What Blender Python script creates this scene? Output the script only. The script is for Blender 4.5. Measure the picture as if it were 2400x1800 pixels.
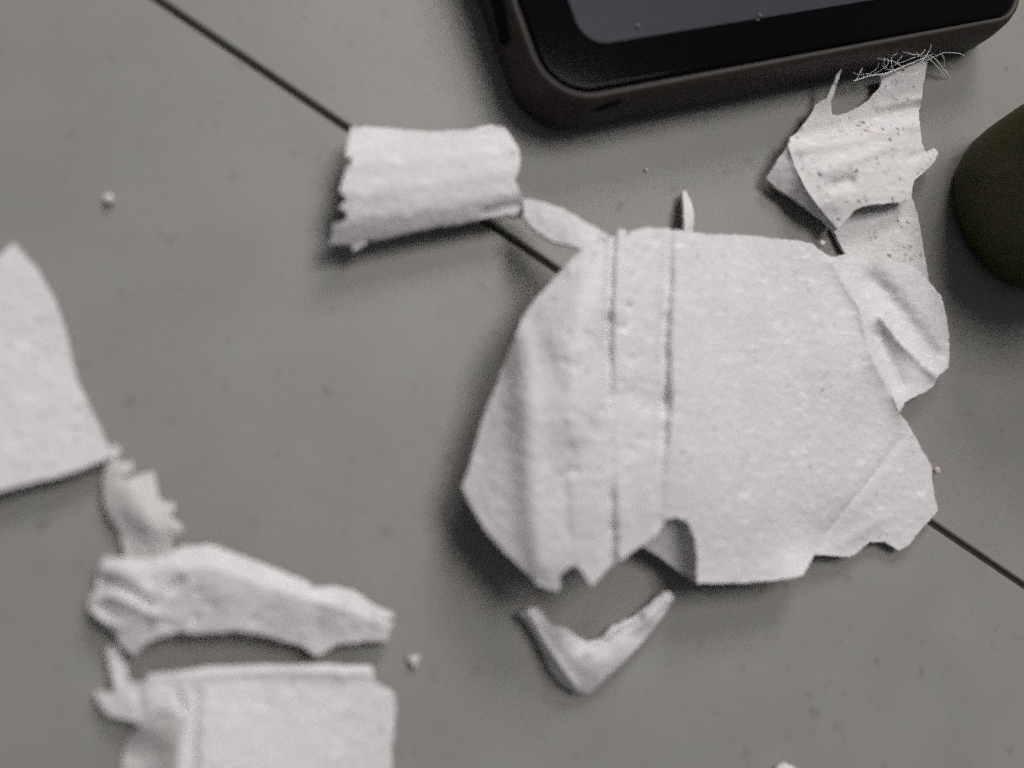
import bpy, bmesh, math, random
import numpy as np
from mathutils import Vector, Matrix, noise
from mathutils.geometry import delaunay_2d_cdt
from mathutils.bvhtree import BVHTree

random.seed(7)
for o in list(bpy.data.objects):
    bpy.data.objects.remove(o)
scene = bpy.context.scene
col = scene.collection
MM = 0.001

# ------------------------------------------------------------------ camera
# a hand-held phone held about 12 cm above the floor, leaning a little
F = 1900.0                                    # focal length in photo pixels (2400 x 1800)
NADIR = Vector((600.0, 1250.0))               # where the point straight under the lens falls
DIST = 0.1255                                 # lens to floor along the axis
n = Vector(((NADIR.x - 1200) / F, -(NADIR.y - 900) / F, -1.0)).normalized()
ROT = n.rotation_difference(Vector((0, 0, -1))).to_matrix()
axis = ROT @ Vector((0, 0, -1))
EYE = -axis * DIST
cam = bpy.data.cameras.new("camera")
cam.sensor_width = 36.0
cam.lens = 36.0 * F / 2400.0
cam.clip_start = 0.005
cam.clip_end = 20.0
cam.dof.use_dof = True
cam.dof.focus_distance = 0.158
cam.dof.aperture_fstop = 6.8
cam_o = bpy.data.objects.new("camera", cam)
cam_o.matrix_world = Matrix.Translation(EYE) @ ROT.to_4x4()
col.objects.link(cam_o)
scene.camera = cam_o


def ray(px, py):
    return ROT @ Vector(((px - 1200) / F, -(py - 900) / F, -1.0))


def at(px, py, z=0.0):
    """the point at height z (metres) seen at a photo pixel"""
    d = ray(px, py)
    return EYE + d * ((z - EYE.z) / d.z)


# ------------------------------------------------------------------ light
world = bpy.data.worlds.new("World")
scene.world = world
world.use_nodes = True
bg = world.node_tree.nodes["Background"]
bg.inputs[0].default_value = (0.93, 0.97, 1.0, 1)
bg.inputs[1].default_value = 0.12


def area(name, loc, size, power, colr, target=(0, 0, 0)):
    l = bpy.data.lights.new(name, 'AREA')
    l.shape = 'DISK'
    l.size = size
    l.energy = power
    l.color = colr
    o = bpy.data.objects.new(name, l)
    o.location = loc
    o.rotation_euler = (Vector(target) - Vector(loc)).to_track_quat('-Z', 'Y').to_euler()
    col.objects.link(o)
    return o


area("room_light", (0.50, 0.56, 1.56), 0.80, 16.3, (1.0, 0.975, 0.965))
area("added_low_light", (0.32, 1.36, 0.95), 0.55, 13.5, (1.0, 0.975, 0.97))  # added low lamp, no known source; widens the soft shadows of phone and cup

scene.view_settings.view_transform = 'Standard'
scene.view_settings.look = 'None'
scene.view_settings.exposure = 0.0
scene.view_settings.gamma = 1.0
scene.cycles.use_denoising = False
scene.cycles.max_bounces = 6
scene.cycles.use_adaptive_sampling = True
scene.cycles.adaptive_threshold = 0.14     # leaves some of the grain of a dim indoor snapshot
scene.cycles.adaptive_min_samples = 12


# ------------------------------------------------------------------ materials
def mat_new(name):
    m = bpy.data.materials.new(name)
    m.use_nodes = True
    nt = m.node_tree
    b = nt.nodes["Principled BSDF"]
    return m, nt, b


def nd(nt, typ, **kw):
    x = nt.nodes.new(typ)
    for k, v in kw.items():
        if k in x.inputs.keys():
            x.inputs[k].default_value = v
        else:
            setattr(x, k, v)
    return x


def ramp(nt, src, stops):
    r = nt.nodes.new("ShaderNodeValToRGB")
    e = r.color_ramp.elements
    e[0].position, e[0].color = stops[0]
    e[1].position, e[1].color = stops[-1]
    for p, c in stops[1:-1]:
        q = e.new(p)
        q.color = c
    nt.links.new(src, r.inputs[0])
    return r.outputs[0]


def g(v):
    return (v, v, v, 1)


def mix(nt, fac, a, b, mode='MIX'):
    m = nt.nodes.new("ShaderNodeMix")
    m.data_type = 'RGBA'
    m.blend_type = mode
    for s, v in ((0, fac), (6, a), (7, b)):
        if hasattr(v, 'links') or isinstance(v, bpy.types.NodeSocket):
            nt.links.new(v, m.inputs[s])
        else:
            m.inputs[s].default_value = v
    return m.outputs[2]


def foam_mat(name, base, dirt=0.3, streak=0.5, stain=0.0):
    m, nt, b = mat_new(name)
    L = nt.links.new
    tc = nd(nt, "ShaderNodeTexCoord")
    mp = nd(nt, "ShaderNodeMapping")
    mp.inputs['Scale'].default_value = (0.45, 1.5, 1.0)
    L(tc.outputs['Object'], mp.inputs[0])
    # cell walls of the foam, drawn out along the sheet
    fib = nd(nt, "ShaderNodeTexNoise", Scale=520.0, Detail=4.0, Roughness=0.62)
    L(mp.outputs[0], fib.inputs['Vector'])
    cw = nd(nt, "ShaderNodeTexNoise", Scale=700.0, Detail=2.0)
    L(tc.outputs['Object'], cw.inputs['Vector'])
    cv = nd(nt, "ShaderNodeVectorMath", operation='MULTIPLY_ADD')
    L(cw.outputs['Color'], cv.inputs[0])
    cv.inputs[1].default_value = (0.0009,) * 3
    L(tc.outputs['Object'], cv.inputs[2])
    cel = nd(nt, "ShaderNodeTexVoronoi", Scale=780.0)
    cel.feature = 'SMOOTH_F1'
    cel.inputs['Smoothness'].default_value = 0.6
    L(cv.outputs[0], cel.inputs['Vector'])
    big = nd(nt, "ShaderNodeTexNoise", Scale=120.0, Detail=3.0)
    L(tc.outputs['Object'], big.inputs['Vector'])
    c = mix(nt, ramp(nt, big.outputs[0], [(0.35, g(0)), (0.68, g(1))]),
            tuple(base) + (1,), tuple(x * f for x, f in zip(base, (0.93, 0.935, 0.945))) + (1,))
    # bright fibres
    c = mix(nt, ramp(nt, fib.outputs[0], [(0.56, g(0)), (0.72, g(0.8))]), c, (0.90, 0.89, 0.89, 1))
    gr = nd(nt, "ShaderNodeTexNoise", Scale=5200.0, Detail=1.0)
    L(tc.outputs['Object'], gr.inputs['Vector'])
    c = mix(nt, 1.0, c, ramp(nt, gr.outputs[0], [(0.25, g(0.92)), (0.75, g(1.0))]), 'MULTIPLY')
    # scattered grey pits and dirt
    wn = nd(nt, "ShaderNodeTexNoise", Scale=1500.0, Detail=2.0)
    L(tc.outputs['Object'], wn.inputs['Vector'])
    wa = nd(nt, "ShaderNodeVectorMath", operation='MULTIPLY_ADD')
    L(wn.outputs['Color'], wa.inputs[0])
    wa.inputs[1].default_value = (0.0016,) * 3
    L(tc.outputs['Object'], wa.inputs[2])
    sp = nd(nt, "ShaderNodeTexVoronoi", Scale=760.0)
    L(wa.outputs[0], sp.inputs['Vector'])
    spot = ramp(nt, sp.outputs['Distance'], [(0.10, g(1)), (0.42, g(0))])
    sr = nd(nt, "ShaderNodeSeparateColor")
    L(sp.outputs['Color'], sr.inputs[0])
    spot = mix(nt, 1.0, spot, ramp(nt, sr.outputs[0], [(0.30, g(0)), (0.80, g(1))]), 'MULTIPLY')
    mk = nd(nt, "ShaderNodeTexNoise", Scale=170.0, Detail=2.0)
    L(tc.outputs['Object'], mk.inputs['Vector'])
    keep = ramp(nt, mk.outputs[0], [(0.60 - 0.16 * dirt, g(0)), (0.72 - 0.16 * dirt, g(1))])
    ds = mix(nt, 1.0, spot, keep, 'MULTIPLY')
    dn = mix(nt, 1.0, ds, g(min(1.0, dirt)), 'MULTIPLY')
    c = mix(nt, dn, c, (0.11, 0.10, 0.09, 1))
    if stain:
        sn = nd(nt, "ShaderNodeTexNoise", Scale=210.0, Detail=3.0)
        L(tc.outputs['Object'], sn.inputs['Vector'])
        c = mix(nt, ramp(nt, sn.outputs[0], [(0.58, g(0)), (0.8, g(stain))]), c, (0.46, 0.36, 0.26, 1))
    L(c, b.inputs['Base Color'])
    b.inputs['Roughness'].default_value = 0.62
    b.inputs['Specular IOR Level'].default_value = 0.3
    b.inputs['Subsurface Weight'].default_value = 0.12
    b.inputs['Subsurface Radius'].default_value = (1.0, 0.9, 0.85)
    b.inputs['Subsurface Scale'].default_value = 0.0012
    add = nd(nt, "ShaderNodeMath", operation='MULTIPLY_ADD')
    L(cel.outputs['Distance'], add.inputs[0])
    add.inputs[1].default_value = -0.75
    sm = nd(nt, "ShaderNodeMath", operation='MULTIPLY')
    L(fib.outputs[0], sm.inputs[0])
    sm.inputs[1].default_value = 0.7
    L(sm.outputs[0], add.inputs[2])
    bp = nd(nt, "ShaderNodeBump", Strength=streak, Distance=0.0004)
    L(add.outputs[0], bp.inputs['Height'])
    L(bp.outputs[0], b.inputs['Normal'])
    return m


FOAM = foam_mat("white_foam", (0.72, 0.682, 0.690), dirt=0.5, streak=0.32)
FOAM_DIRTY = foam_mat("soiled_foam", (0.72, 0.685, 0.680), dirt=0.95, streak=0.32, stain=0.35)
FOAM_SPECK = foam_mat("speckled_foam", (0.72, 0.682, 0.688), dirt=0.85, streak=0.34)
FOAM_GREY = foam_mat("greyish_foam", (0.60, 0.575, 0.565), dirt=0.3, streak=0.3, stain=0.25)


def tile_mat():
    m, nt, b = mat_new("grey_ceramic")
    L = nt.links.new
    tc = nd(nt, "ShaderNodeTexCoord")
    n1 = nd(nt, "ShaderNodeTexNoise", Scale=60.0, Detail=4.0)
    L(tc.outputs['Object'], n1.inputs['Vector'])
    c = mix(nt, ramp(nt, n1.outputs[0], [(0.35, g(0)), (0.65, g(1))]), (0.266, 0.256, 0.240, 1), (0.290, 0.280, 0.264, 1))
    gr = nd(nt, "ShaderNodeTexNoise", Scale=4300.0, Detail=1.0)
    L(tc.outputs['Object'], gr.inputs['Vector'])
    c = mix(nt, 1.0, c, ramp(nt, gr.outputs[0], [(0.25, g(0.80)), (0.75, g(1.0))]), 'MULTIPLY')
    hu = nd(nt, "ShaderNodeTexNoise", Scale=150.0, Detail=2.0)
    L(tc.outputs['Object'], hu.inputs['Vector'])
    c = mix(nt, ramp(nt, hu.outputs[0], [(0.4, g(0)), (0.62, g(1))]), mix(nt, 1.0, c, (1.0, 0.98, 0.968, 1), 'MULTIPLY'), mix(nt, 1.0, c, (0.985, 1.0, 0.99, 1), 'MULTIPLY'))
    # faint speckle fired into the glaze
    for sc, th, lo, colr, amt in ((230.0, 0.16, 0.55, (0.13, 0.12, 0.11, 1), 0.62),
                                  (120.0, 0.10, 0.50, (0.15, 0.125, 0.11, 1), 0.5),
                                  (420.0, 0.2, 0.52, (0.16, 0.16, 0.15, 1), 0.45)):
        wv = nd(nt, "ShaderNodeTexNoise", Scale=sc * 2.0, Detail=2.0)
        L(tc.outputs['Object'], wv.inputs['Vector'])
        off = nd(nt, "ShaderNodeVectorMath", operation='MULTIPLY_ADD')
        L(wv.outputs['Color'], off.inputs[0])
        off.inputs[1].default_value = (0.8 / sc,) * 3
        L(tc.outputs['Object'], off.inputs[2])
        v = nd(nt, "ShaderNodeTexVoronoi", Scale=sc)
        L(off.outputs[0], v.inputs['Vector'])
        s = ramp(nt, v.outputs['Distance'], [(th * 0.4, g(1)), (th * 1.5, g(0))])
        sx = nd(nt, "ShaderNodeSeparateColor")
        L(v.outputs['Color'], sx.inputs[0])
        k = ramp(nt, sx.outputs[0], [(lo, g(0)), (0.99, g(amt))])
        c = mix(nt, mix(nt, 1.0, s, k, 'MULTIPLY'), c, colr)
    L(c, b.inputs['Base Color'])
    b.inputs['Roughness'].default_value = 0.5
    b.inputs['Specular IOR Level'].default_value = 0.35
    n2 = nd(nt, "ShaderNodeTexNoise", Scale=900.0, Detail=2.0)
    L(tc.outputs['Object'], n2.inputs['Vector'])
    bp = nd(nt, "ShaderNodeBump", Strength=0.12, Distance=0.0002)
    L(n2.outputs[0], bp.inputs['Height'])
    L(bp.outputs[0], b.inputs['Normal'])
    return m


def simple_mat(name, c, rough, spec=0.5, var=0.15, scale=300.0, bump=0.0):
    m, nt, b = mat_new(name)
    tc = nd(nt, "ShaderNodeTexCoord")
    n1 = nd(nt, "ShaderNodeTexNoise", Scale=scale, Detail=3.0)
    nt.links.new(tc.outputs['Object'], n1.inputs['Vector'])
    cc = mix(nt, n1.outputs[0], tuple(x * (1 - var) for x in c) + (1,), tuple(x * (1 + var) for x in c) + (1,))
    nt.links.new(cc, b.inputs['Base Color'])
    b.inputs['Roughness'].default_value = rough
    b.inputs['Specular IOR Level'].default_value = spec
    if bump:
        bp = nd(nt, "ShaderNodeBump", Strength=bump, Distance=0.0002)
        nt.links.new(n1.outputs[0], bp.inputs['Height'])
        nt.links.new(bp.outputs[0], b.inputs['Normal'])
    return m


TILE = tile_mat()
GROUT = simple_mat("dirty_grout", (0.050, 0.044, 0.030), 0.95, 0.1, 0.45, 400.0, 0.6)
CASE = simple_mat("brown_case", (0.033, 0.0258, 0.0228), 0.55, 0.3, 0.25, 500.0, 0.2)
GLASS = simple_mat("black_glass", (0.003, 0.003, 0.0038), 0.10, 0.05, 0.1)
SCREEN = simple_mat("reflection_grey_screen", (0.050, 0.050, 0.058), 0.28, 0.05, 0.08)  # base grey carries the hazy reflection on the display
SLOT = simple_mat("black_slot", (0.004, 0.0035, 0.0035), 0.8, 0.1)
OLIVE = simple_mat("olive_plastic", (0.050, 0.049, 0.017), 0.6, 0.2, 0.25, 200.0)
LINT = simple_mat("pale_fibre", (0.85, 0.85, 0.82), 0.7, 0.2)
DUST = simple_mat("grey_dust", (0.22, 0.22, 0.22), 0.9, 0.1)
PINK = simple_mat("pinkish_foam", (0.62, 0.50, 0.48), 0.8, 0.2)


# ------------------------------------------------------------------ helpers
def tag(o, label, cat, group=None):
    o["label"] = label
    o["category"] = cat
    if group:
        o["group"] = group
    return o


def empty(name, base):
    o = bpy.data.objects.new(name, None)
    o.empty_display_size = 0.01
    o.location = base
    col.objects.link(o)
    return o


def link_mesh(name, verts, faces, mat, parent=None, base=None, smooth=True):
    """verts in world metres; base = origin of the object (or of its parent)"""
    if parent is not None:
        base = Vector(parent.location)
    me = bpy.data.meshes.new(name)
    me.from_pydata([tuple(Vector(v) - base) for v in verts], [], faces)
    me.update()
    if smooth:
        me.polygons.foreach_set('use_smooth', [True] * len(me.polygons))
    me.materials.append(mat)
    o = bpy.data.objects.new(name, me)
    col.objects.link(o)
    if parent is not None:
        o.parent = parent
    else:
        o.location = base
    return o


def seg_dist(P, a, b):
    a = np.array(a, float); b = np.array(b, float)
    d = b - a
    t = np.clip(((P - a) @ d) / (d @ d), 0, 1)
    return np.hypot(*(P - a - t[:, None] * d).T)


def poly_dist(P, pts):
    return np.min([seg_dist(P, pts[i], pts[i + 1]) for i in range(len(pts) - 1)], axis=0)


def tps(ctrl):
    C = np.array([(c[0], c[1]) for c in ctrl], float) / 100.0
    z = np.array([c[2] for c in ctrl], float)
    k = len(C)

    def phi(r):
        return r * r * np.log(r + 1e-9)
    K = phi(np.hypot(C[:, None, 0] - C[None, :, 0], C[:, None, 1] - C[None, :, 1])) + np.eye(k) * 0.02
    A = np.zeros((k + 3, k + 3))
    A[:k, :k] = K
    A[:k, k] = A[k, :k] = 1
    A[:k, k + 1:] = C
    A[k + 1:, :k] = C.T
    w = np.linalg.solve(A, np.concatenate([z, [0, 0, 0]]))

    def f(P):
        Q = P / 100.0
        R = phi(np.hypot(Q[:, None, 0] - C[None, :, 0], Q[:, None, 1] - C[None, :, 1]))
        return R @ w[:k] + w[k] + Q @ w[k + 1:]
    return f


def fbm(x, y, s, seed=0.0, octv=3):
    return noise.fractal(Vector((x / s, y / s, seed)), 1.0, 2.0, octv)


def inside(P, poly):
    x, y = P[:, 0], P[:, 1]
    r = np.zeros(len(P), bool)
    m = len(poly)
    for i in range(m):
        x1, y1 = poly[i]
        x2, y2 = poly[(i + 1) % m]
        if y1 == y2:
            continue
        c = ((y1 > y) != (y2 > y)) & (x < (x2 - x1) * (y - y1) / (y2 - y1) + x1)
        r ^= c
    return r


def sheet(name, outline, height, mat, parent=None, base=None, th=0.9, step=7.0, ragged=2.2,
          seed=1.0, relief=0.07, seams=(), floor_z=0.05):
    """a torn sheet of foam: outline in photo pixels, height(P)->mm of its top, th = thickness in mm.
    The outline gets a torn, fibrous edge except along seams, where two parts of one sheet meet."""
    dense = []
    m = len(outline)
    for i in range(m):
        a = Vector(outline[i]); b = Vector(outline[(i + 1) % m])
        L = (b - a).length
        k = max(1, int(L / (step * 0.8)))
        nrm = Vector((-(b - a).y, (b - a).x)).normalized() if L else Vector((0, 0))
        is_seam = any({tuple(outline[i]), tuple(outline[(i + 1) % m])} <= set(s) for s in seams)
        for j in range(k):
            p = a.lerp(b, j / k)
            if not is_seam and not (j == 0 and any(tuple(outline[i]) in s for s in seams)):
                q = fbm(p.x, p.y, 26.0, seed) * ragged + fbm(p.x, p.y, 7.5, seed + 5) * ragged * 0.8
                p = p + nrm * q
            dense.append((p.x, p.y))
    nb = len(dense)
    D = np.array(dense)
    lo, hi = D.min(0), D.max(0)
    gx, gy = np.meshgrid(np.arange(lo[0], hi[0], step), np.arange(lo[1], hi[1], step * 0.9))
    gx = gx + (np.arange(gx.shape[0]) % 2)[:, None] * step * 0.5
    Gp = np.stack([gx.ravel(), gy.ravel()], 1)
    rs = np.random.RandomState(int(seed * 10) % 1000)
    Gp = Gp + rs.uniform(-1, 1, Gp.shape) * step * 0.18
    Gp = Gp[inside(Gp, dense)]
    if len(Gp):
        dd = np.min(np.hypot(Gp[:, None, 0] - D[None, :, 0], Gp[:, None, 1] - D[None, :, 1]), axis=1)
        Gp = Gp[dd > step * 0.55]
    allp = [Vector(p) for p in dense] + [Vector((float(p[0]), float(p[1]))) for p in Gp]
    ov, oe, of, src, _, _ = delaunay_2d_cdt(allp, [(i, (i + 1) % nb) for i in range(nb)], [], 1, 1e-4)
    P = np.array([(v.x, v.y) for v in ov])
    z = height(P)
    for i in range(len(P)):
        z[i] += relief * (fbm(P[i, 0], P[i, 1], 20.0, seed + 9) + 0.7 * fbm(P[i, 0], P[i, 1], 75.0, seed + 3, 2))
    z = np.maximum(z, th + floor_z)
    top = [at(P[i, 0], P[i, 1], z[i] * MM) for i in range(len(P))]
    ne = len(top)
    bot = [Vector((v.x, v.y, max(floor_z * MM, v.z - th * MM * (1 + 0.12 * fbm(v.x * 1e4, v.y * 1e4, 90.0, seed))))) for v in top]
    faces = []
    cnt = {}
    for f in of:
        a, b, c = f[0], f[1], f[2]
        # photo y runs down, so the winding flips
        n_ = (top[b] - top[a]).cross(top[c] - top[a])
        t = (a, b, c) if n_.z > 0 else (a, c, b)
        faces.append(t)
        faces.append((t[0] + ne, t[2] + ne, t[1] + ne))
        for e in ((t[0], t[1]), (t[1], t[2]), (t[2], t[0])):
            cnt[e] = cnt.get(e, 0) + 1
    border = [e for e in cnt if (e[1], e[0]) not in cnt]
    verts = top + bot
    # the torn side: its own vertices, bulging a little half way down
    idx = {}
    for a, b in border:
        for v in (a, b):
            if v not in idx:
                idx[v] = len(verts)
                t_, b_ = top[v], bot[v]
                verts.extend([t_.copy(), (t_ + b_) / 2, b_.copy()])
    for a, b in border:
        A, B = idx[a], idx[b]
        faces.append((A, A + 1, B + 1, B))
        faces.append((A + 1, A + 2, B + 2, B + 1))
    return link_mesh(name, verts, faces, mat, parent, base)


def ground_at(px, py):
    p = at(px, py, 0.0)
    return Vector((p.x, p.y, 0.0))


def blob(name, px, py, r, z, mat, base=None, squash=0.8, seed=0, parent=None, sides=None):
    """a lumpy crumb, radius r px"""
    bm = bmesh.new()
    bmesh.ops.create_icosphere(bm, subdivisions=3, radius=1.0)
    c0 = at(px, py, z * MM)
    rm = r * 0.0000655
    vs = []
    for v in bm.verts:
        d = v.co.copy()
        k = 1 + 0.28 * noise.fractal(d * 1.6 + Vector((seed * 3.1, 0, 0)), 1.0, 2.0, 3)
        q = d * k
        if sides:
            ang = math.atan2(q.y, q.x)
            q *= 1.0 + 0.22 * math.cos(3 * (ang - sides))
        vs.append(Vector((c0.x + q.x * rm, c0.y + q.y * rm, c0.z + q.z * rm * squash)))
    fs = [tuple(v.index for v in f.verts) for f in bm.faces]
    bm.free()
    mz = min(v.z for v in vs)
    if z <= 0:
        vs = [v + Vector((0, 0, 0.00003 - mz)) for v in vs]
    return link_mesh(name, vs, fs, mat, parent, base or Vector((c0.x, c0.y, 0 if z <= 0 else mz)))


# ------------------------------------------------------------------ floor
floor = bpy.data.objects.new("floor", None)
floor.empty_display_size = 0.05
floor["kind"] = "structure"
col.objects.link(floor)
la, lb = at(370, 0), at(2400, 1372)
la, lb = Vector((la.x, la.y, 0)), Vector((lb.x, lb.y, 0))
ux = (lb - la).normalized()
uy = Vector((-ux.y, ux.x, 0))
org = at(1000, 440)
org = la + ux * ux.dot(Vector((org.x, org.y, 0)) - la)
GAP, TW, TD = 0.00105, 0.60, 0.008


def tile(i, j):
    w = TW - GAP
    c = org + ux * ((i - 0.45) * TW) + uy * (j * TW)
    bm = bmesh.new()
    bmesh.ops.create_cube(bm, size=1.0)
    bmesh.ops.scale(bm, vec=(w, w, TD), verts=bm.verts)
    top = [e for e in bm.edges if all(v.co.z > 0 for v in e.verts)]
    bmesh.ops.bevel(bm, geom=top, offset=0.0004, segments=4, profile=0.5, affect='EDGES')
    vs, fs = [], []
    rot = Matrix((ux, uy, Vector((0, 0, 1)))).transposed()
    for v in bm.verts:
        vs.append(rot @ v.co + c + rot @ Vector((TW / 2, (TW / 2), 0)) + Vector((0, 0, -TD / 2)))
    fs = [tuple(v.index for v in f.verts) for f in bm.faces]
    bm.free()
    o = link_mesh("tile", vs, fs, TILE, floor, smooth=False)
    return o


for i in (-1, 0):
    for j in (-1, 0):
        tile(i, j)
gv = [org + ux * a * 0.75 + uy * b * 0.75 + Vector((0, 0, -0.0007)) for a, b in ((-1, -1), (1, -1), (1, 1), (-1, 1))]
gm = bmesh.new()
bmesh.ops.create_grid(gm, x_segments=2, y_segments=2, size=0.5)
gm.free()
link_mesh("grout", gv + [v + Vector((0, 0, -0.004)) for v in gv],
          [(0, 1, 2, 3), (7, 6, 5, 4), (0, 4, 5, 1), (1, 5, 6, 2), (2, 6, 7, 3), (3, 7, 4, 0)], GROUT, floor, smooth=False)

# ------------------------------------------------------------------ large torn foam sheet
big = empty("foam_sheet", ground_at(1640, 950))
tag(big, "largest torn white foam sheet with two score lines, lying across the floor joint", "foam sheet")
big_ctrl = [(1082, 1141, 8.4), (1120, 1006, 8.4), (1175, 880, 9.2), (1220, 750, 10.6), (1300, 655, 11.6), (1370, 580, 12.2),
            (1440, 560, 12.2), (1560, 540, 10.2), (1700, 555, 7.1), (1850, 570, 6.5), (1990, 610, 3.2),
            (1200, 1100, 12.2), (1250, 950, 14.4), (1300, 800, 14.7), (1340, 700, 14.2),
            (1430, 1000, 14.0), (1430, 800, 14.2), (1560, 1000, 12.2), (1560, 800, 12.0), (1440, 1200, 13.0),
            (1160, 1270, 10.0), (1250, 1350, 10.6), (1320, 1300, 12.4), (1388, 1370, 11.8), (1500, 1270, 10.8), (1570, 1215, 10.5),
            (1640, 1320, 8.2), (1640, 1367, 7.8), (1800, 1363, 6.7), (1883, 1349, 6.3), (1910, 1299, 3.8),
            (1800, 1000, 7.9), (1800, 750, 7.7), (1800, 1200, 7.5), (2000, 1000, 4.4), (2108, 969, 3.6),
            (1900, 700, 5.7), (2000, 1180, 4.0), (2111, 1029, 3.4), (2190, 1150, 2.4), (2198, 1194, 2.2), (2100, 1290, 1.8),
            (2000, 1303, 2.4), (2100, 1180, 2.8), (2040, 830, 4.4), (2190, 900, 3.2), (2224, 800, 2.8), (2200, 690, 3.0),
            (2110, 620, 3.4), (2090, 760, 3.2)]
big_tps = tps(big_ctrl)


def big_h(P):
    z = big_tps(P)
    # two pressed score lines, uneven along their length, with a slightly sunk band between
    along = np.array([fbm(0.0, y, 60.0, 4.2) for y in P[:, 1]])

    def groove(line, w, deps):
        xs = np.interp(P[:, 1], [q[1] for q in line], [q[0] for q in line])
        dp = np.interp(P[:, 1], [q[0] for q in deps], [q[1] for q in deps])
        return 0.78 * dp * (1 + 0.3 * along) * np.exp(-((P[:, 0] - xs) / w) ** 2)
    z -= groove([(1436, 540), (1430, 640), (1425, 800), (1430, 980), (1432, 1170), (1436, 1340)], 11.5,
                [(530, 1.8), (700, 2.5), (840, 2.6), (900, 1.6), (980, 0.8), (1120, 0.7), (1180, 1.6), (1300, 2.2), (1340, 1.8)])
    z -= groove([(1566, 530), (1564, 680), (1555, 800), (1557, 930), (1550, 1100), (1540, 1240)], 15.0,
                [(530, 1.2), (640, 1.9), (900, 2.4), (1010, 2.1), (1060, 1.1), (1150, 0.8), (1240, 0.5)])
    z -= 0.6 * np.exp(-((P[:, 0] - 1496) / 52.0) ** 4) * np.interp(P[:, 1], [540, 700, 1000, 1250], [1.0, 1.0, 0.7, 0.2])
    # small torn pits where the bead skin came off
    pr = random.Random(5)
    for _ in range(60):
        px_, py_ = (pr.uniform(1445, 1545), pr.uniform(560, 1100)) if pr.random() < 0.62 else (pr.uniform(1320, 1425), pr.uniform(610, 1120))
        rr = pr.uniform(5.0, 9.0)
        z += pr.choice((-0.35, -0.22, -0.3, 0.22)) * np.exp(-(((P[:, 0] - px_) / rr) ** 2 + ((P[:, 1] - py_) / (rr * 1.2)) ** 2))
    # soft dent between them and worn pillow left of them
    z -= 0.5 * np.exp(-(seg_dist(P, (1460, 925), (1550, 950)) / 32.0) ** 2)
    z += 0.5 * np.exp(-(poly_dist(P, [(1380, 640), (1350, 870), (1355, 1020)]) / 34.0) ** 2)
    z -= 0.2 * np.exp(-(poly_dist(P, [(1240, 770), (1300, 860), (1310, 900)]) / 26.0) ** 2)
    z += 0.9 * np.exp(-(poly_dist(P, [(1222, 790), (1228, 900), (1245, 1150), (1262, 1320)]) / 34.0) ** 2)
    z += 0.35 * np.exp(-(poly_dist(P, [(1340, 760), (1335, 900), (1345, 1000)]) / 50.0) ** 2)
    z -= 0.3 * np.exp(-(poly_dist(P, [(1320, 1120), (1330, 1250)]) / 14.0) ** 2)
    # crease before the side flap and the folds on it
    z += 1.5 * np.exp(-poly_dist(P, [(1950, 615), (2010, 720), (2050, 850), (2108, 960)]) / 24.0)
    z += 1.7 * np.exp(-poly_dist(P, [(2062, 745), (2110, 805), (2192, 880)]) / 15.0)
    z -= 1.4 * np.exp(-(poly_dist(P, [(2045, 660), (2110, 730), (2180, 830)]) / 26.0) ** 2)
    z -= 1.2 * np.exp(-(poly_dist(P, [(2060, 790), (2105, 900)]) / 22.0) ** 2)
    # crease of the corner flap
    z -= 0.35 * np.exp(-poly_dist(P, [(1935, 1250), (1989, 1183), (2043, 1118), (2111, 1029)]) / 9.0)
    z += 0.3 * np.exp(-(poly_dist(P, [(1975, 1275), (2060, 1220)]) / 16.0) ** 2)
    return z


seam_a = [(1950, 602), (2010, 720), (2060, 850), (2108, 969)]
seam_b = [(2108, 969), (2080, 1066), (2043, 1118), (1989, 1183), (1940, 1243), (1910, 1299)]
seam_c = [(1366, 583), (1395, 570), (1430, 556)]
panel_o = [(1366, 583), (1318, 632), (1285, 668), (1254, 702), (1222, 750), (1206, 796), (1173, 880), (1142, 952), (1125, 1006),
           (1103, 1090), (1082, 1141), (1114, 1202), (1143, 1249), (1181, 1291), (1224, 1333), (1249, 1354), (1257, 1371),
           (1312, 1388), (1314, 1352), (1330, 1333), (1346, 1323), (1363, 1337), (1388, 1377), (1405, 1354), (1435, 1325),
           (1456, 1312), (1506, 1278), (1540, 1253), (1561, 1219), (1586, 1211), (1612, 1224), (1629, 1262), (1635, 1312),
           (1633, 1367), (1720, 1366), (1802, 1363), (1883, 1349), (1897, 1322)] + seam_b[::-1] + seam_a[::-1][1:] + \
          [(1919, 586), (1907, 572), (1880, 565), (1850, 562), (1800, 557), (1744, 551), (1653, 548), (1617, 543), (1577, 538),
           (1563, 532), (1535, 536), (1508, 533), (1478, 543), (1467, 555), (1469, 541), (1449, 537), (1441, 552), (1430, 556)] + \
          [(1395, 570)]
sheet("panel", panel_o, big_h, FOAM, big, seams=(seam_a, seam_b, seam_c), seed=1.0, th=0.55, relief=0.06, step=5.0)
side_o = seam_a + [(2121, 942), (2151, 927), (2188, 906), (2197, 882), (2224, 861), (2226, 806), (2219, 743), (2206, 695),
                   (2176, 659), (2142, 626), (2115, 617), (2061, 610), (2031, 613), (2007, 605), (1986, 594)]
sheet("side_flap", side_o, big_h, FOAM, big, seams=(seam_a,), seed=2.0, th=0.55, relief=0.08)
corner_o = seam_b[::-1] + [(2124, 988), (2146, 1026), (2184, 1094), (2184, 1118), (2189, 1153), (2198, 1194), (2181, 1216),
                           (2162, 1238), (2130, 1278), (2106, 1290), (2075, 1270),
                           (2038, 1270), (2010, 1294), (1991, 1306), (1950, 1303)]
sheet("corner_flap", corner_o, big_h, FOAM, big, seams=(seam_b,), seed=3.0, th=0.55, relief=0.07)
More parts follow.
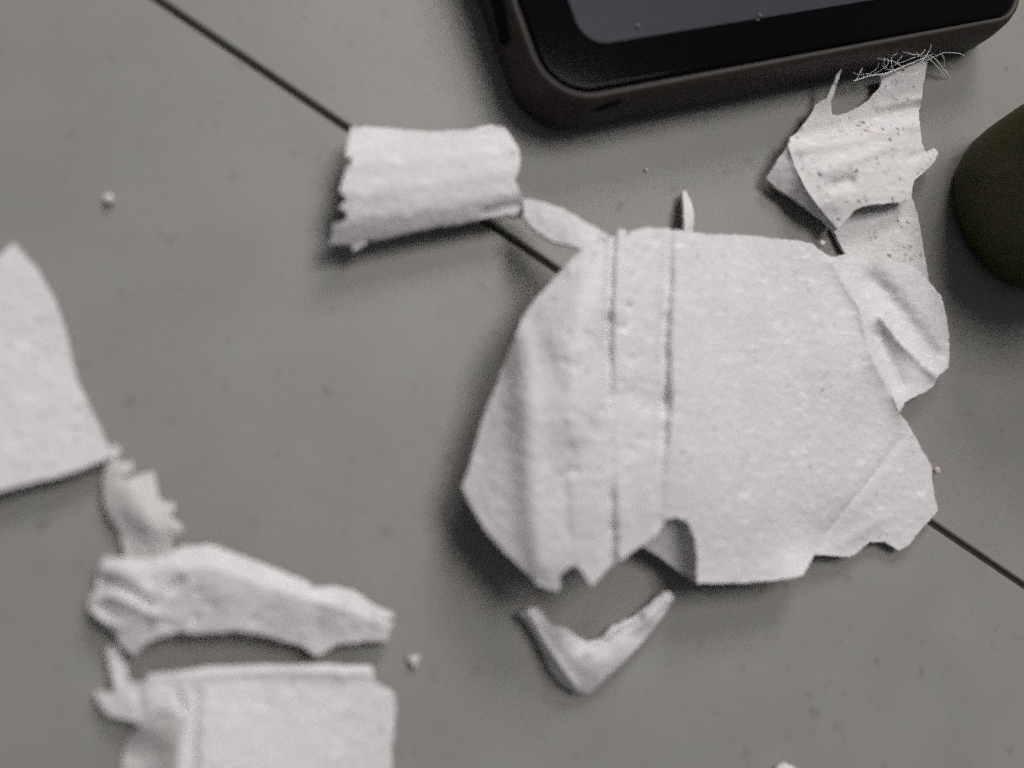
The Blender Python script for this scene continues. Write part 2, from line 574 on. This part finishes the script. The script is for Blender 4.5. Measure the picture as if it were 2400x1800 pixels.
tail_o = [(1366, 583), (1293, 565), (1250, 536), (1235, 520), (1226, 509), (1228, 490), (1224, 466), (1252, 468), (1279, 475), (1315, 486), (1376, 522),
          (1404, 536)] + seam_c[::-1][:-1]
tail_t = tps([(1226, 490, 6.0), (1280, 510, 8.3), (1340, 530, 10.8), (1366, 583, 12.1), (1395, 570, 12.3), (1430, 556, 12.4), (1300, 562, 10.0),
              (1260, 540, 8.0), (1320, 490, 8.6), (1380, 525, 11.2)])
sheet("tail_strip", tail_o, tail_t, FOAM, big,
      seams=(seam_c,), seed=4.0, th=0.8, relief=0.07)
under_o = [(1504, 1279), (1538, 1246), (1558, 1214), (1587, 1204), (1617, 1218), (1634, 1260), (1641, 1312), (1637, 1366), (1590, 1338), (1548, 1306)]
under_t = tps([(1504, 1279, 5.0), (1637, 1366, 5.8), (1570, 1320, 4.0), (1560, 1225, 7.6), (1587, 1204, 7.8), (1634, 1260, 7.6), (1641, 1312, 7.0), (1590, 1275, 5.4)])
sheet("under_flap", under_o, under_t, FOAM, big, seed=5.0, th=0.5, relief=0.05, ragged=1.0)

# ------------------------------------------------------------------ curled scrap (half a tube)
roll_o = [(823, 299), (852, 296), (900, 300), (953, 305), (1025, 308), (1098, 303), (1152, 292), (1177, 296), (1195, 312), (1214, 345),
          (1221, 374), (1215, 403), (1208, 424), (1214, 435), (1221, 460), (1224, 486), (1229, 507), (1206, 508), (1181, 506),
          (1134, 511), (1080, 522), (1025, 531), (971, 540), (917, 553), (874, 562), (859, 556), (861, 569), (845, 580), (825, 592),
          (828, 576), (808, 569), (767, 572), (780, 547), (780, 525), (800, 521), (812, 513), (814, 497), (795, 485), (816, 468), (801, 455),
          (796, 444), (805, 417), (812, 395), (826, 377), (824, 369), (810, 369), (812, 345), (818, 323)]


def roll_h(P):
    x, y = P[:, 0], P[:, 1]
    s = (x - 800) / 420.0
    yt = 298 + 14 * np.sin(np.clip(s, 0, 1) * math.pi) - 4 * s
    yb = 578 - 66 * np.clip(s, 0, 1.1)
    t = np.clip((y - yt) / (yb - yt), 0.0, 1.0)
    arc = np.sqrt(np.clip(1 - ((t - 0.42) / 0.66) ** 2, 0.02, 1))
    R = 7.6 - 1.8 * s
    z = 1.0 + R * arc
    z = np.where(t < 0.05, z - (0.05 - t) * 40, z)
    z += 0.16 * np.sin(t * 26 + 2 * s) * (0.2 + 0.5 * np.abs(s - 0.6))
    z -= 0.6 * np.exp(-(seg_dist(P, (1140, 498), (1210, 478)) / 10.0) ** 2)
    return z


o = sheet("curled_foam_scrap", roll_o, roll_h, FOAM, base=ground_at(1000, 430), th=0.9, seed=6.0, relief=0.07)
tag(o, "white foam scrap curled like half a tube, its left end ragged, below the phone corner", "foam scrap")

# ------------------------------------------------------------------ folded scrap at upper right
fold = empty("folded_foam_scrap", ground_at(2020, 430))
tag(fold, "folded dirt-specked foam scrap with a thin spike, between the phone and the dark green cup", "foam scrap")
fold_ctrl = [(1978, 146, 6.2), (1946, 225, 4.2), (1899, 270, 3.6), (1850, 335, 4.6), (1796, 418, 2.6), (1853, 460, 2.8), (1929, 515, 3.0), (1954, 540, 3.0),
             (1862, 388, 4.6), (1887, 439, 4.8), (1916, 481, 4.8), (1963, 536, 4.0), (2005, 491, 5.2), (2064, 477, 5.6), (2136, 466, 4.4),
             (2050, 400, 6.0), (2144, 422, 4.4), (2195, 365, 3.2), (2157, 295, 3.2), (2040, 300, 4.4), (1960, 300, 3.6), (2000, 350, 5.2),
             (2159, 236, 3.0), (2172, 150, 3.4), (2119, 155, 3.8), (2066, 190, 2.8), (2000, 255, 3.0), (2110, 230, 3.0), (1950, 420, 5.6)]
fold_t = tps(fold_ctrl)


def fold_h(P):
    z = fold_t(P)
    z += 0.5 * np.exp(-poly_dist(P, [(1847, 342), (1862, 388), (1887, 439), (1916, 481), (1963, 536)]) / 10.0)
    z += 0.75 * np.exp(-(poly_dist(P, [(1870, 345), (1980, 330), (2150, 290)]) / 20.0) ** 2)
    z -= 0.8 * np.exp(-(poly_dist(P, [(1860, 320), (1960, 300), (2150, 250)]) / 16.0) ** 2)
    z += 0.7 * np.exp(-(poly_dist(P, [(2060, 245), (2160, 230)]) / 14.0) ** 2)
    z -= 0.9 * np.exp(-(seg_dist(P, (1955, 435), (1990, 425)) / 16.0) ** 2)
    z += 0.5 * np.exp(-(seg_dist(P, (1930, 400), (2120, 330)) / 15.0) ** 2)
    z -= 0.45 * np.exp(-(seg_dist(P, (2130, 370), (2190, 350)) / 9.0) ** 2)
    return z


crease = [(1847, 342), (1862, 388), (1887, 439), (1916, 481), (1963, 538)]
top_o = crease + [(1980, 519), (2005, 491), (2034, 481), (2064, 477), (2106, 475), (2136, 466), (2138, 443), (2144, 422), (2165, 405), (2190, 380),
                  (2199, 359), (2190, 347), (2170, 355), (2161, 337), (2157, 295), (2153, 261), (2160, 236), (2164, 198), (2170, 173), (2176, 131),
                  (2148, 143), (2119, 153), (2094, 165), (2064, 173), (2066, 188), (2060, 207), (2039, 232), (2013, 249), (1988, 262), (1962, 271), (1950, 268),
                  (1947, 240), (1957, 212), (1968, 180), (1979, 146), (1963, 172), (1945, 213), (1937, 230), (1912, 245), (1899, 270), (1870, 308), (1853, 321)]
sheet("panel", top_o, fold_h, FOAM_DIRTY, fold, seams=(crease,), seed=7.0, th=0.6, step=6.0, ragged=1.6, relief=0.07)
facet_o = crease + [(1954, 541), (1929, 515), (1895, 489), (1853, 460), (1819, 439), (1796, 418), (1819, 380)]
sheet("side_facet", facet_o, fold_h, FOAM_DIRTY, fold, seams=(crease,), seed=8.0, th=0.6, step=6.0, ragged=1.2, relief=0.05)
tong_o = [(1952, 538), (1985, 470), (2060, 440), (2128, 440), (2138, 466), (2149, 498), (2157, 532), (2165, 591), (2174, 633), (2179, 668), (2100, 680), (2020, 670), (1992, 612), (1970, 574)]
sheet("tongue", tong_o, tps([(1954, 538, 1.4), (2000, 600, 1.4), (2150, 500, 1.5), (2130, 445, 1.8), (2179, 668, 1.2), (2070, 560, 1.7), (2060, 445, 1.8)]), FOAM_DIRTY, fold,
      seed=9.0, th=0.6, step=6.0, ragged=1.4, relief=0.08)

# ------------------------------------------------------------------ V shaped scrap
v_o = [(1217, 1437), (1236, 1430), (1255, 1420), (1270, 1439), (1291, 1464), (1325, 1473), (1354, 1491), (1380, 1506), (1413, 1494), (1435, 1468),
       (1485, 1447), (1523, 1418), (1557, 1388), (1570, 1385), (1582, 1401), (1565, 1426), (1523, 1485), (1477, 1536), (1422, 1586), (1384, 1622),
       (1350, 1624), (1316, 1603), (1291, 1570), (1270, 1519), (1249, 1481), (1232, 1456)]
v_t = tps([(1217, 1437, 2.0), (1255, 1425, 2.8), (1291, 1466, 3.6), (1354, 1493, 4.2), (1380, 1506, 3.0), (1413, 1496, 1.8), (1440, 1470, 1.6), (1485, 1447, 1.8), (1523, 1420, 2.2),
           (1570, 1386, 2.6), (1582, 1401, 2.2), (1340, 1540, 4.6), (1400, 1540, 4.4), (1450, 1510, 3.6), (1520, 1450, 3.0), (1523, 1485, 2.0), (1477, 1536, 2.2),
           (1422, 1586, 2.4), (1384, 1622, 1.4), (1316, 1603, 0.9), (1291, 1570, 1.0), (1270, 1519, 1.2), (1249, 1481, 1.4), (1360, 1585, 3.4), (1310, 1530, 3.4)])


def v_h(P):
    z = v_t(P)
    z += 1.3 * np.exp(-poly_dist(P, [(1238, 1434), (1268, 1490), (1300, 1540), (1335, 1590), (1352, 1612)]) / 13.0)
    z += 1.2 * np.exp(-poly_dist(P, [(1378, 1530), (1425, 1506), (1500, 1462), (1565, 1404)]) / 11.0)
    z -= 0.5 * np.exp(-(seg_dist(P, (1440, 1476), (1500, 1448)) / 9.0) ** 2)
    return z


o = sheet("bent_foam_scrap", v_o, v_h, FOAM, base=ground_at(1390, 1530), th=0.8, step=5.5, seed=10.0, ragged=1.2, relief=0.07)
tag(o, "V-shaped bent white foam scrap lying below the large sheet", "foam scrap")

# ------------------------------------------------------------------ plain piece cut by the left edge
l_o = [(22, 575), (36, 568), (53, 592), (87, 630), (121, 688), (150, 760), (178, 886), (207, 949), (232, 997), (263, 1071), (169, 1108), (72, 1132), (0, 1151),
       (-120, 1182), (-190, 1020), (-170, 840), (-80, 690), (0, 597)]
o = sheet("foam_offcut", l_o, tps([(22, 575, 2.4), (121, 688, 2.2), (178, 886, 2.0), (263, 1071, 2.8), (100, 1125, 3.4), (-120, 1182, 3.6), (-180, 900, 3.0), (50, 850, 2.8), (0, 597, 2.4)]),
          FOAM, base=ground_at(60, 900), th=1.0, seed=11.0, ragged=1.8, relief=0.07)
tag(o, "smooth white foam piece with a pointed top, cut off by the picture's left edge", "foam scrap")

# ------------------------------------------------------------------ small ragged greyish scrap
r_o = [(250, 1082), (258, 1062), (262, 1040), (281, 1046), (283, 1062), (272, 1078), (313, 1086), (310, 1105), (292, 1120), (290, 1126), (323, 1112), (362, 1104), (366, 1134), (369, 1163), (388, 1181),
       (405, 1175), (411, 1192), (401, 1212), (424, 1228), (430, 1245), (418, 1261), (404, 1271), (410, 1284), (390, 1318), (292, 1318), (287, 1274), (278, 1245),
       (255, 1212), (243, 1176), (241, 1137), (244, 1105)]
r_t = tps([(262, 1040, 1.4), (250, 1085, 2.0), (241, 1137, 1.6), (255, 1212, 1.6), (278, 1245, 1.5), (287, 1290, 1.3), (310, 1105, 2.4), (362, 1105, 1.5), (369, 1163, 2.4), (405, 1178, 1.8),
           (428, 1245, 2.2), (408, 1284, 1.9), (310, 1180, 3.4), (350, 1230, 3.8), (300, 1140, 3.0), (320, 1250, 2.0), (390, 1318, 1.8), (292, 1318, 1.3)])


def r_h(P):
    z = r_t(P)
    z -= 0.6 * np.exp(-(seg_dist(P, (285, 1128), (325, 1108)) / 7.0) ** 2)
    z += 0.5 * np.exp(-(np.hypot(P[:, 0] - 415, P[:, 1] - 1240) / 16) ** 2)
    z += 0.4 * np.exp(-(np.hypot(P[:, 0] - 395, P[:, 1] - 1190) / 14) ** 2)
    return z


o = sheet("ragged_foam_scrap", r_o, r_h, FOAM_GREY, base=ground_at(330, 1180), th=0.8, step=5.0, seed=12.0, ragged=1.8, relief=0.07)
tag(o, "small greyish ragged foam scrap tucked between the left piece and the long arched scrap", "foam scrap")

# ------------------------------------------------------------------ long arched scrap
a_o = [(225, 1340), (246, 1304), (272, 1308), (333, 1310), (394, 1298), (435, 1277), (460, 1280), (488, 1275), (536, 1292), (598, 1314), (659, 1338), (720, 1363),
       (740, 1377), (785, 1373), (838, 1389), (874, 1416), (919, 1436), (927, 1446), (899, 1452), (924, 1460), (913, 1477), (911, 1501), (842, 1505),
       (785, 1513), (752, 1536), (732, 1534), (707, 1513), (667, 1503), (618, 1489), (541, 1477), (528, 1482), (467, 1485), (414, 1481), (353, 1501),
       (329, 1521), (317, 1537), (292, 1521), (274, 1501), (272, 1485), (240, 1460), (207, 1428), (207, 1403), (225, 1383), (227, 1359)]
a_t = tps([(246, 1304, 3.4), (333, 1310, 3.6), (435, 1277, 3.6), (488, 1275, 3.8), (598, 1314, 4.0), (720, 1363, 3.6), (838, 1389, 3.0), (920, 1440, 2.2), (911, 1501, 2.4),
           (785, 1513, 3.2), (742, 1534, 3.2), (667, 1503, 4.0), (541, 1477, 4.8), (414, 1481, 4.4), (317, 1535, 3.0), (272, 1485, 3.0), (207, 1415, 2.6), (225, 1360, 2.8),
           (300, 1336, 5.2), (410, 1332, 5.6), (496, 1330, 6.2), (557, 1350, 6.2), (679, 1391, 5.6), (780, 1416, 4.8), (890, 1460, 3.2), (300, 1430, 4.4), (450, 1410, 5.4), (600, 1430, 5.2),
           (750, 1470, 4.0)])


def a_h(P):
    z = a_t(P)
    z += 0.6 * np.exp(-poly_dist(P, [(240, 1334), (330, 1338), (410, 1330), (496, 1330), (557, 1350), (679, 1391), (780, 1418), (905, 1466)]) / 16.0)
    z -= 0.9 * np.exp(-(poly_dist(P, [(240, 1362), (300, 1385), (345, 1420)]) / 13.0) ** 2)
    z += 0.7 * np.exp(-(poly_dist(P, [(212, 1405), (260, 1395), (330, 1420), (365, 1445)]) / 12.0) ** 2)
    z += 0.5 * np.exp(-(poly_dist(P, [(212, 1425), (245, 1455), (280, 1470)]) / 8.0) ** 2)
    z -= 0.6 * np.exp(-(np.hypot(P[:, 0] - 247, P[:, 1] - 1432) / 12) ** 2)
    z -= 1.6 * np.exp(-(seg_dist(P, (400, 1380), (424, 1360)) / 8.0) ** 2)
    for qx, qy in ((358, 1365), (462, 1388), (495, 1420), (600, 1456), (455, 1450), (675, 1370)):
        z -= 0.6 * np.exp(-(np.hypot(P[:, 0] - qx, P[:, 1] - qy) / 7.0) ** 2)
    z -= 0.3 * np.exp(-(poly_dist(P, [(360, 1450), (420, 1478)]) / 8.0) ** 2)
    return z


o = sheet("arched_foam_scrap", a_o, a_h, FOAM_SPECK, base=ground_at(560, 1400), th=0.9, step=6.0, seed=13.0, ragged=1.9, relief=0.07)
tag(o, "long arched foam scrap with a bright upper ridge, above the sheet at the bottom left", "foam scrap")

# ------------------------------------------------------------------ sheet at the bottom left
bot = empty("foam_sheet", ground_at(650, 1720))
tag(bot, "white foam sheet at the bottom edge, straight top and a torn flap on its left", "foam sheet")
sb = [(425, 1573), (417, 1627), (436, 1690)]
sd = [(436, 1690), (418, 1735), (414, 1800), (412, 1950)]
bp_o = sb + sd[1:] + [(660, 1960), (912, 1950), (919, 1800), (917, 1770), (921, 1729), (927, 1668), (923, 1625), (894, 1607), (878, 1599), (874, 1562), (760, 1558), (638, 1560), (598, 1560), (507, 1563), (471, 1567)]
b_t = tps([(425, 1573, 3.4), (436, 1690, 4.4), (414, 1800, 4.4), (412, 1950, 4.4), (912, 1950, 3.4), (925, 1668, 3.0), (874, 1562, 3.2), (638, 1560, 3.4), (650, 1720, 4.0),
           (345, 1583, 2.6), (300, 1600, 2.4), (262, 1515, 1.4), (222, 1624, 1.6), (260, 1681, 2.2), (334, 1704, 3.2), (350, 1640, 3.8), (400, 1640, 4.2)])


def b_h(P):
    z = b_t(P)
    z += 0.45 * np.exp(-(poly_dist(P, [(350, 1590), (500, 1578), (640, 1572), (860, 1576)]) / 12.0) ** 2)
    z += 0.5 * np.exp(-(np.hypot(P[:, 0] - 800, P[:, 1] - 1585) / 14) ** 2)
    z -= 0.7 * np.exp(-(poly_dist(P, [(417, 1627), (428, 1665)]) / 9.0) ** 2)
    z -= 0.7 * np.exp(-(poly_dist(P, [(462, 1625), (452, 1720), (452, 1950)]) / 11.0) ** 2)
    z -= 0.4 * np.exp(-(poly_dist(P, [(322, 1620), (330, 1660)]) / 10.0) ** 2)
    return z


sheet("panel", bp_o, b_h, FOAM, bot, seams=(sb, sd), seed=14.0, th=0.9, relief=0.07, ragged=2.0)
se = [(436, 1690), (408, 1663), (366, 1668), (334, 1704)]
flap_o = sb[::-1][:1] + se[1:] + [(318, 1693), (290, 1685), (260, 1681), (242, 1665), (220, 1622), (245, 1626), (262, 1622), (268, 1610), (256, 1560), (247, 1522), (260, 1512), (276, 1520), (281, 1542), (296, 1563), (301, 1598), (316, 1604), (334, 1601), (345, 1581), (399, 1577)] + sb[:-1]
sheet("torn_flap", flap_o, b_h, FOAM, bot, seams=(sb, se), seed=15.0, th=0.8, step=6.0, relief=0.07)
fold_o = se[::-1] + sd[1:] + [(283, 1950), (287, 1800), (291, 1745), (312, 1716)]
f_t = tps([(436, 1690, 4.4), (408, 1663, 4.2), (366, 1668, 3.6), (334, 1704, 3.2), (418, 1735, 4.4), (414, 1800, 4.4), (412, 1950, 4.4), (360, 1760, 1.9), (360, 1860, 1.9), (287, 1800, 0.7), (291, 1745, 0.8), (283, 1950, 0.7), (350, 1900, 1.9)])
sheet("turned_down_edge", fold_o, f_t, FOAM_GREY, bot, seams=(se, sd), seed=16.0, th=0.5, step=6.0, relief=0.07)  # greyer foam than the panel: the fold's shade is put into its colour

# ------------------------------------------------------------------ sliver and crumbs
s_o = [(1599, 450), (1608, 446), (1619, 471), (1627, 501), (1626, 521), (1622, 550), (1620, 585), (1603, 585), (1604, 545), (1603, 496), (1601, 468)]
o = sheet("foam_sliver", s_o, tps([(1603, 448, 1.8), (1603, 500, 3.6), (1627, 501, 2.6), (1603, 580, 3.6), (1620, 580, 2.6), (1615, 520, 3.4)]), FOAM, base=ground_at(1613, 520), th=0.8, step=4.0, seed=17.0, ragged=0.6, relief=0.04)
tag(o, "thin curved foam sliver sticking out above the large sheet's top edge", "foam sliver")

o = blob("foam_crumb", 257, 471, 11, 0, FOAM, seed=1)
tag(o, "tiny round white foam crumb alone on the bare tile at upper left", "foam crumb", "foam crumbs on the floor")
o = blob("foam_crumb", 968, 1547, 13, 0, FOAM_GREY, seed=2, sides=0.6, squash=0.5)
tag(o, "small three-cornered foam crumb right of the arched scrap's tip", "foam crumb", "foam crumbs on the floor")
o = blob("foam_crumb", 1513, 400, 5, 0, FOAM, seed=3)
tag(o, "tiniest pale foam speck on the tile between the phone and the foam sliver", "foam crumb", "foam crumbs on the floor")
o = blob("foam_crumb", 1832, 1812, 27, 0, FOAM, seed=4, squash=0.5)
tag(o, "foam crumb cut off by the bottom edge of the picture", "foam crumb", "foam crumbs on the floor")
o = blob("foam_crumb", 2195, 1103, 10, 1.2, PINK, seed=5)
tag(o, "pinkish crumb clinging to the right rim of the large sheet", "foam crumb", "foam crumbs on the floor")
o = blob("foam_crumb", 1926, 571, 9, 3.2, FOAM, seed=6)
tag(o, "white crumb on the notched top edge of the large sheet", "foam crumb", "foam crumbs on the floor")

# ------------------------------------------------------------------ phone
TH = 11.0 * MM
pa, pb = at(1400, 222, TH), at(2317, 51, TH)
pu = (pb - pa); pu.z = 0; pu.normalize()
pv = Vector((-pu.y, pu.x, 0))
pl = at(1212, 20, TH)
left = (pl - pa).dot(pu)
right = (at(2399, 2, TH) - pa).dot(pu) + 0.0006
W_, H_ = right - left, 0.150
pc = pa + pu * (left + W_ / 2) + pv * (H_ / 2)
phone = empty("phone", Vector((pc.x, pc.y, 0)))
phone.rotation_euler = (0, 0, math.atan2(pu.y, pu.x))
tag(phone, "black phone with a dark brown rounded case lying face up at the top edge", "phone")


def rrect(w, h, r, seg=14):
    pts = []
    for cx, cy, a0 in ((w / 2 - r, h / 2 - r, 0), (-w / 2 + r, h / 2 - r, 90), (-w / 2 + r, -h / 2 + r, 180), (w / 2 - r, -h / 2 + r, 270)):
        for i in range(seg + 1):
            a = math.radians(a0 + 90 * i / seg)
            pts.append((cx + r * math.cos(a), cy + r * math.sin(a)))
    return pts


def loft(name, rings, mat, parent, cap_top=True, cap_bot=True):
    vs, fs = [], []
    k = len(rings[0])
    for r in rings:
        vs += r
    for i in range(len(rings) - 1):
        for j in range(k):
            a, b = i * k + j, i * k + (j + 1) % k
            fs.append((a, b, b + k, a + k))
    if cap_bot:
        fs.append(tuple(reversed(range(k))))
    if cap_top:
        fs.append(tuple(range((len(rings) - 1) * k, len(rings) * k)))
    me = bpy.data.meshes.new(name)
    me.from_pydata(vs, [], fs)
    for p in me.polygons:
        p.use_smooth = len(p.vertices) == 4
    me.materials.append(mat)
    o = bpy.data.objects.new(name, me)
    o.parent = parent
    col.objects.link(o)
    return o


def ring(out, z, r0=0.0085):
    return [(x, y, z) for x, y in rrect(W_ + 2 * out, H_ + 2 * out, r0 + out)]


mmz = lambda v: v * MM
case = loft("case", [ring(-0.0012, 0.00005), ring(0.0006, 0.0006), ring(0.0013, 0.0022), ring(0.0014, 0.006), ring(0.0010, 0.0092), ring(0.0004, 0.0107),
                     ring(-0.0001, 0.0109), ring(-0.0006, 0.0106), ring(-0.0006, 0.0098)], CASE, phone)
glass = loft("front_glass", [ring(-0.0008, 0.00985), ring(-0.0008, 0.0106), ring(-0.0011, 0.0109), ring(-0.0016, 0.01095)], GLASS, phone)
# display window, a hair proud of the glass
inv = Matrix.Rotation(-phone.rotation_euler.z, 4, 'Z')


def ploc(px, py, z):
    p = at(px, py, z) - Vector(phone.location)
    return inv @ p


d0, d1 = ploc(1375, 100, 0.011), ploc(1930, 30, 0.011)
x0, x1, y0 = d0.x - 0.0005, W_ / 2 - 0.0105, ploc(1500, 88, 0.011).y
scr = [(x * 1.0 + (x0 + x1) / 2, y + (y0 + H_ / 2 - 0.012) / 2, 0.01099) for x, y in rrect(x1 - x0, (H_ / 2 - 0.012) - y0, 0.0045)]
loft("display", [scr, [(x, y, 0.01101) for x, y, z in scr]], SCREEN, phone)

# slots cut in the case side: find where the sight line meets the case
bpy.context.view_layer.update()
dg = [v.co.copy() for v in case.data.vertices]
bvh = BVHTree.FromPolygons(dg, [tuple(p.vertices) for p in case.data.polygons])


def on_case(px, py):
    d = inv @ ray(px, py)
    e = inv @ (EYE - Vector(phone.location))
    h = bvh.ray_cast(e, d.normalized())
    return (h[0], h[1]) if h[0] else None


def patch(name, outline, mat, proud=0.00008):
    hits = [on_case(*p) for p in outline]
    hits = [h for h in hits if h]
    if len(hits) < 3:
        return None
    topv = [h[0] + h[1] * proud for h in hits]
    botv = [h[0] - h[1] * 0.0004 for h in hits]
    k = len(topv)
    fs = [tuple(range(k)), tuple(reversed(range(k, 2 * k)))] + [(i, i + k, (i + 1) % k + k, (i + 1) % k) for i in range(k)]
    me = bpy.data.meshes.new(name)
    me.from_pydata(topv + botv, [], fs)
    bm = bmesh.new(); bm.from_mesh(me)
    bmesh.ops.recalc_face_normals(bm, faces=bm.faces)
    bm.to_mesh(me); bm.free()
    me.materials.append(mat)
    o = bpy.data.objects.new(name, me)
    o.parent = phone
    col.objects.link(o)
    return o


patch("port_slot", [(1384, 262), (1405, 249), (1440, 238), (1458, 236), (1445, 246), (1415, 256)], SLOT)
patch("side_button_slot", [(1133, -60), (1160, -60), (1185, 20), (1197, 90), (1186, 112), (1172, 100), (1155, 20)], SLOT)

for k, (px, py, r) in enumerate(((1494, 61, 4.5), (1780, 36, 4.5), (1776, 47, 3.5))):
    o = blob("dust_speck", px, py, r, 11.2, DUST, seed=20 + k)
    tag(o, "pale dust speck on the phone glass, " + ("the one nearer the phone's left side", "upper one of the close pair", "lower one of the close pair")[k],
        "dust speck", "dust specks on the phone glass")

# ------------------------------------------------------------------ lint
lint = empty("lint_tuft", ground_at(2150, 175))
tag(lint, "tuft of fine pale fibres standing up between the phone edge and the folded scrap", "lint")


def fibre(pts, rad, parent):
    """pts = (px, py, z mm)"""
    P = [at(p[0], p[1], p[2] * MM) for p in pts]
    out = []
    m = len(P)
    for i in range(m - 1):
        p0, p1, p2, p3 = P[max(0, i - 1)], P[i], P[i + 1], P[min(m - 1, i + 2)]
        for t in np.linspace(0, 1, 7)[:-1]:
            out.append(0.5 * ((2 * p1) + (p2 - p0) * t + (2 * p0 - 5 * p1 + 4 * p2 - p3) * t * t + (3 * p1 - p0 - 3 * p2 + p3) * t ** 3))
    out.append(P[-1])
    vs, fs = [], []
    k = 5
    for i, p in enumerate(out):
        d = (out[min(i + 1, len(out) - 1)] - out[max(0, i - 1)]).normalized()
        a = d.orthogonal().normalized()
        b = d.cross(a)
        r = rad * (0.5 + 0.5 * math.sin(math.pi * (0.12 + 0.76 * i / (len(out) - 1))))
        for j in range(k):
            an = 2 * math.pi * j / k
            vs.append(p + (a * math.cos(an) + b * math.sin(an)) * r)
    for i in range(len(out) - 1):
        for j in range(k):
            fs.append((i * k + j, i * k + (j + 1) % k, (i + 1) * k + (j + 1) % k, (i + 1) * k + j))
    return link_mesh("fibre", vs, fs, LINT, parent)


fibre([(2008, 184, 3.5), (2027, 151, 4.5), (2045, 126, 5.5), (2081, 117, 6.5), (2126, 97, 7), (2150, 99, 6.5), (2171, 124, 5), (2193, 140, 3.5), (2211, 162, 2), (2227, 182, 0.6)], 0.00015, lint)
fibre([(2014, 172, 4), (2026, 148, 5), (2053, 124, 6), (2075, 138, 5.5), (2108, 148, 4.5)], 0.00012, lint)
fibre([(2189, 77, 7), (2162, 91, 7.2), (2126, 96, 6.8), (2090, 112, 6.2), (2060, 130, 5.4)], 0.00014, lint)
fibre([(2000, 190, 3.6), (2036, 178, 4.0), (2068, 174, 4.3), (2093, 166, 4.5), (2171, 133, 4.6), (2200, 119, 4.0)], 0.00018, lint)
fibre([(2171, 131, 4.6), (2186, 127, 4.0), (2205, 128, 3.0), (2215, 140, 1.6)], 0.00012, lint)
fibre([(2070, 128, 5.5), (2066, 118, 6.2), (2078, 105, 6.8)], 0.00010, lint)
fibre([(2140, 100, 6.6), (2155, 108, 6.2), (2172, 130, 4.8), (2190, 150, 3.2), (2214, 176, 1.2)], 0.00011, lint)

rl = random.Random(4)
for k in range(30):
    x, y = rl.uniform(2030, 2185), rl.uniform(85, 150)
    z = rl.uniform(5.5, 9)
    pts = [(x, y, z)]
    a, turn = rl.uniform(-math.pi, math.pi), rl.choice((-1, 1)) * rl.uniform(0.1, 0.5)
    for q in range(rl.randint(4, 7)):
        a += turn + rl.uniform(-0.25, 0.25)
        x += rl.uniform(12, 24) * math.cos(a)
        y += rl.uniform(8, 17) * math.sin(a)
        z = max(4.6, z + rl.uniform(-0.7, 0.5))
        pts.append((x, y, z))
    fibre(pts, rl.uniform(0.00004, 0.00008), lint)

# ------------------------------------------------------------------ dark green cup cut by the right edge
cup_c = ground_at(2374, 502)
cup = empty("green_cup", cup_c)
tag(cup, "dark olive green cup standing at the right edge, mostly out of the picture", "cup")


def lathe(name, prof, mat, parent, seg=72):
    vs, fs = [], []
    for r, z in prof:
        for j in range(seg):
            a = 2 * math.pi * j / seg
            vs.append((r * math.cos(a), r * math.sin(a), z))
    for i in range(len(prof) - 1):
        for j in range(seg):
            a, b = i * seg + j, i * seg + (j + 1) % seg
            fs.append((a, b, b + seg, a + seg))
    fs.append(tuple(reversed(range(seg))))
    fs.append(tuple(range((len(prof) - 1) * seg, len(prof) * seg)))
    me = bpy.data.meshes.new(name)
    me.from_pydata(vs, [], fs)
    for p in me.polygons:
        p.use_smooth = len(p.vertices) == 4
    me.materials.append(mat)
    o = bpy.data.objects.new(name, me)
    o.parent = parent
    col.objects.link(o)
    return o


lathe("body", [(0.0125, 0.0001), (0.0150, 0.0004), (0.0164, 0.0014), (0.0172, 0.003), (0.0178, 0.006), (0.0184, 0.012), (0.0190, 0.026), (0.0191, 0.0265),
               (0.0184, 0.0265), (0.0180, 0.025), (0.0165, 0.006), (0.013, 0.004)], OLIVE, cup)
lathe("rim", [(0.0191, 0.0258), (0.0195, 0.0261), (0.0196, 0.0268), (0.0194, 0.0276), (0.0190, 0.0279), (0.0185, 0.0273), (0.0187, 0.0265)], OLIVE, cup)
